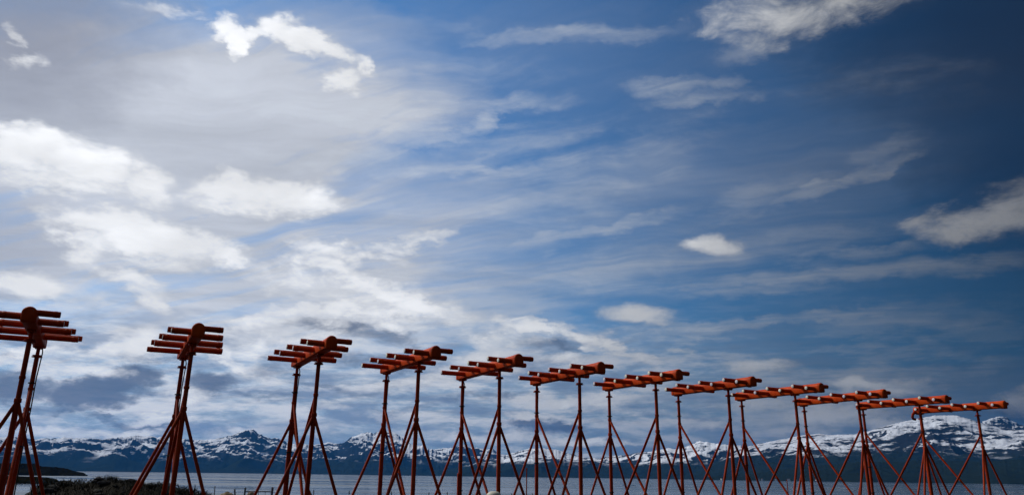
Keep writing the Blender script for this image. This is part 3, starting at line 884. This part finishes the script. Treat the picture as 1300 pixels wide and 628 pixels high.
for k, (px, dist, sc) in enumerate(SHRUB_SPOTS):
    x, y, z = place(px, dist)
    t = empty('low_shrub', (x, y, z), rng.uniform(0, 6))
    t.scale = (sc * 1.5, sc * 1.5, sc * .5)
    if k == 0: tag(t, 'tallest bleached shrub on the crest of the rubble bank', 'shrub')
    else: tag(t, 'low dark shrub growing on the rubble bank', 'shrub', 'low shrubs on the rubble bank')
    a, b = SH[k % 4]
    obj('twigs', a, M_TWIG, t); obj('foliage', b, M_GRASS if k == 0 else M_LEAF, t)

# dry grass
def grass():
    r = np.random.default_rng(3)
    n = 26000
    a = r.uniform(-.75, .75, n); d = np.sqrt(r.uniform(3.0 ** 2, 36.0 ** 2, n))
    keep = vnoise(d * np.sin(a) / 2.0, d * np.cos(a) / 2.0, 77) > .42
    a, d = a[keep], d[keep]
    m_ = 5000
    ab = r.uniform(azel(40, 620)[0], azel(270, 620)[0], m_); db_ = R_BANK + r.normal(-1.0, 1.8, m_)
    a, d = np.concatenate([a, ab]), np.concatenate([d, db_])
    x, y = d * np.sin(a), d * np.cos(a)
    z = ground_z(x, y)
    h = r.uniform(.05, .16, len(x)) * (0.4 + .9 * vnoise(x, y, 5))
    th = r.uniform(0, 6.28, len(x)); w_ = .006
    lx, ly = r.normal(0, .35, len(x)) * h, r.normal(0, .35, len(x)) * h
    c, s_ = np.cos(th) * w_, np.sin(th) * w_
    V = np.stack([np.stack([x - c, y - s_, z - .01], -1), np.stack([x + c, y + s_, z - .01], -1),
                  np.stack([x + lx * .4 + c * .6, y + ly * .4 + s_ * .6, z + h * .6], -1), np.stack([x + lx, y + ly, z + h], -1)], 1).reshape(-1, 3)
    k = np.arange(len(x)) * 4
    F_ = np.stack([k, k + 1, k + 2, k + 3], 1)
    return mesh_from('grass', V.tolist(), F_.tolist())
tag(obj('grass', grass(), M_GRASS), 'short dry grass and weeds over the ground and rubble bank', 'grass', kind='stuff')

# wire fence along the shore edge and a low steel gate
FD = 33.5
fr = empty('wire_fence', place(300, FD))
tag(fr, 'thin wire fence with slim posts along the shore, behind the antennas', 'fence')
o0 = fr.location.copy()
posts_px = [(178, 611), (200.5, 609.5), (233.5, 615.5), (248, 614.5), (273.5, 616.2), (399, 621), (444, 622), (497, 623), (544, 624), (568, 624), (649, 625.5), (675, 625.5)]
tops = []
for px, py in posts_px:
    x, y, z = place(px, FD)
    zt = max(z_at(px, py, FD), z + .25)
    obj('post', tube('post', (0, 0, -.3), (rng.uniform(-.03, .03), 0, zt - z), .022, 8, .018), M_WOOD, fr, Vector((x, y, z)) - o0)
    tops.append(Vector((x, y, zt)))
for off in (.06, .30):
    for a, b in zip(tops[:-1], tops[1:]):
        if a.x < -11.3 and b.x > -7: continue
        obj('wire', tube('wire', a - o0 - Vector((0, 0, off)), b - o0 - Vector((0, 0, off)), .0035, 5), M_GALV, fr)
gp = [(311.3, 618.0), (345.8, 617.6)]
x0, y0, z0 = place(311.3, FD - 1); x1, y1, z1 = place(345.8, FD - 1)
g = empty('field_gate', (x0, y0, z0), math.atan2(y1 - y0, x1 - x0))
tag(g, 'low dark steel gate with two upright posts on the shore behind the third antenna', 'gate')
gw = math.hypot(x1 - x0, y1 - y0)
zt = z_at(311.3, 618.3, FD - 1) - z0
zr = z_at(330, 623.2, FD - 1) - z0
obj('post', tube('post', (0, 0, -.3), (0, 0, zt), .035, 10), M_GALV, g)
obj('post', tube('post', (gw, 0, -.3), (gw, 0, zt + .03), .045, 10), M_GALV, g)
for hh in (zr, zr * .55, zr * .15):
    obj('rail', tube('rail', (.04, 0, hh), (gw - .04, 0, hh - .0), .02, 8), M_GALV, g)
for q in range(1, 4):
    obj('bar', tube('bar', (gw * q / 4, 0, zr * .15), (gw * q / 4, 0, zr), .010, 6), M_GALV, g)
obj('stay', tube('stay', (-.25, 0, -.1), (-.27 - .12, 0, zt * .93), .03, 8), M_WOOD, g)

# slim red marker poles behind the row
for px, py, dist, label in ((668.5, 593.5, 25.0, 'slim dark red marker pole behind the fifth and sixth antennas'), (1000, 608.5, 31.0, 'slim dark red marker pole between the ninth antenna posts')):
    x, y, z = place(px, dist)
    zt = z_at(px, py, dist) - z
    t = empty('marker_pole', (x, y, z))
    tag(t, label, 'pole')
    obj('shaft', tube('shaft', (0, 0, -.2), (.0, 0, zt - .04), .020, 8, .016), M_POST, t)
    obj('tip', tube('tip', (0, 0, zt - .04), (0, 0, zt), .024, 8, .02), M_POST, t)

# tiny white houses on the far right shore
for k, (px, w_) in enumerate(((950, 12), (962, 16), (967, 11), (985, 14), (1001, 17), (1010, 12), (916, 11), (1036, 12))):
    d = 5560.0 + 30 * (k % 3)
    a, _ = azel(px, 604)
    x, y = d * math.sin(a), d * math.cos(a)
    t = empty('far_house', (x, y, WATER_Z + 5), rng.uniform(-.5, .5))
    tag(t, 'tiny white house among the trees on the far right shore', 'house', 'houses on the far shore')
    obj('wall', box('wall', -w_ / 2, w_ / 2, -5, 5, -8, 6, 0), M_HOUSE, t)
    rf = mesh_from('roof', [(-w_ / 2 - .5, -5.6, 6.01), (w_ / 2 + .5, -5.6, 6.01), (w_ / 2 + .5, 5.6, 6.01), (-w_ / 2 - .5, 5.6, 6.01), (-w_ / 2 - .5, 0, 10), (w_ / 2 + .5, 0, 10)],
                   [(0, 1, 5, 4), (2, 3, 4, 5), (0, 4, 3), (1, 2, 5), (3, 2, 1, 0)])
    obj('roof', rf, M_ROOF, t)

# ------------------------------------------------------------------ air
HAZE = 1.9e-5
hz = tag(obj('haze', box('haze', -26000, 26000, -26000, 26000, WATER_Z - 3.5, 1500, 0)), 'faint blue air between the shore and the mountains', 'haze', kind='stuff')
hm = bpy.data.materials.new('air')
hm.use_nodes = True
ht = hm.node_tree
ht.nodes.clear()
pv = ht.nodes.new('ShaderNodeVolumePrincipled')
pv.inputs['Color'].default_value = (0.07, 0.38, 1.0, 1)
pv.inputs['Density'].default_value = HAZE
pv.inputs['Anisotropy'].default_value = 0.1
ho = ht.nodes.new('ShaderNodeOutputMaterial')
ht.links.new(pv.outputs[0], ho.inputs['Volume'])
hz.data.materials.append(hm)
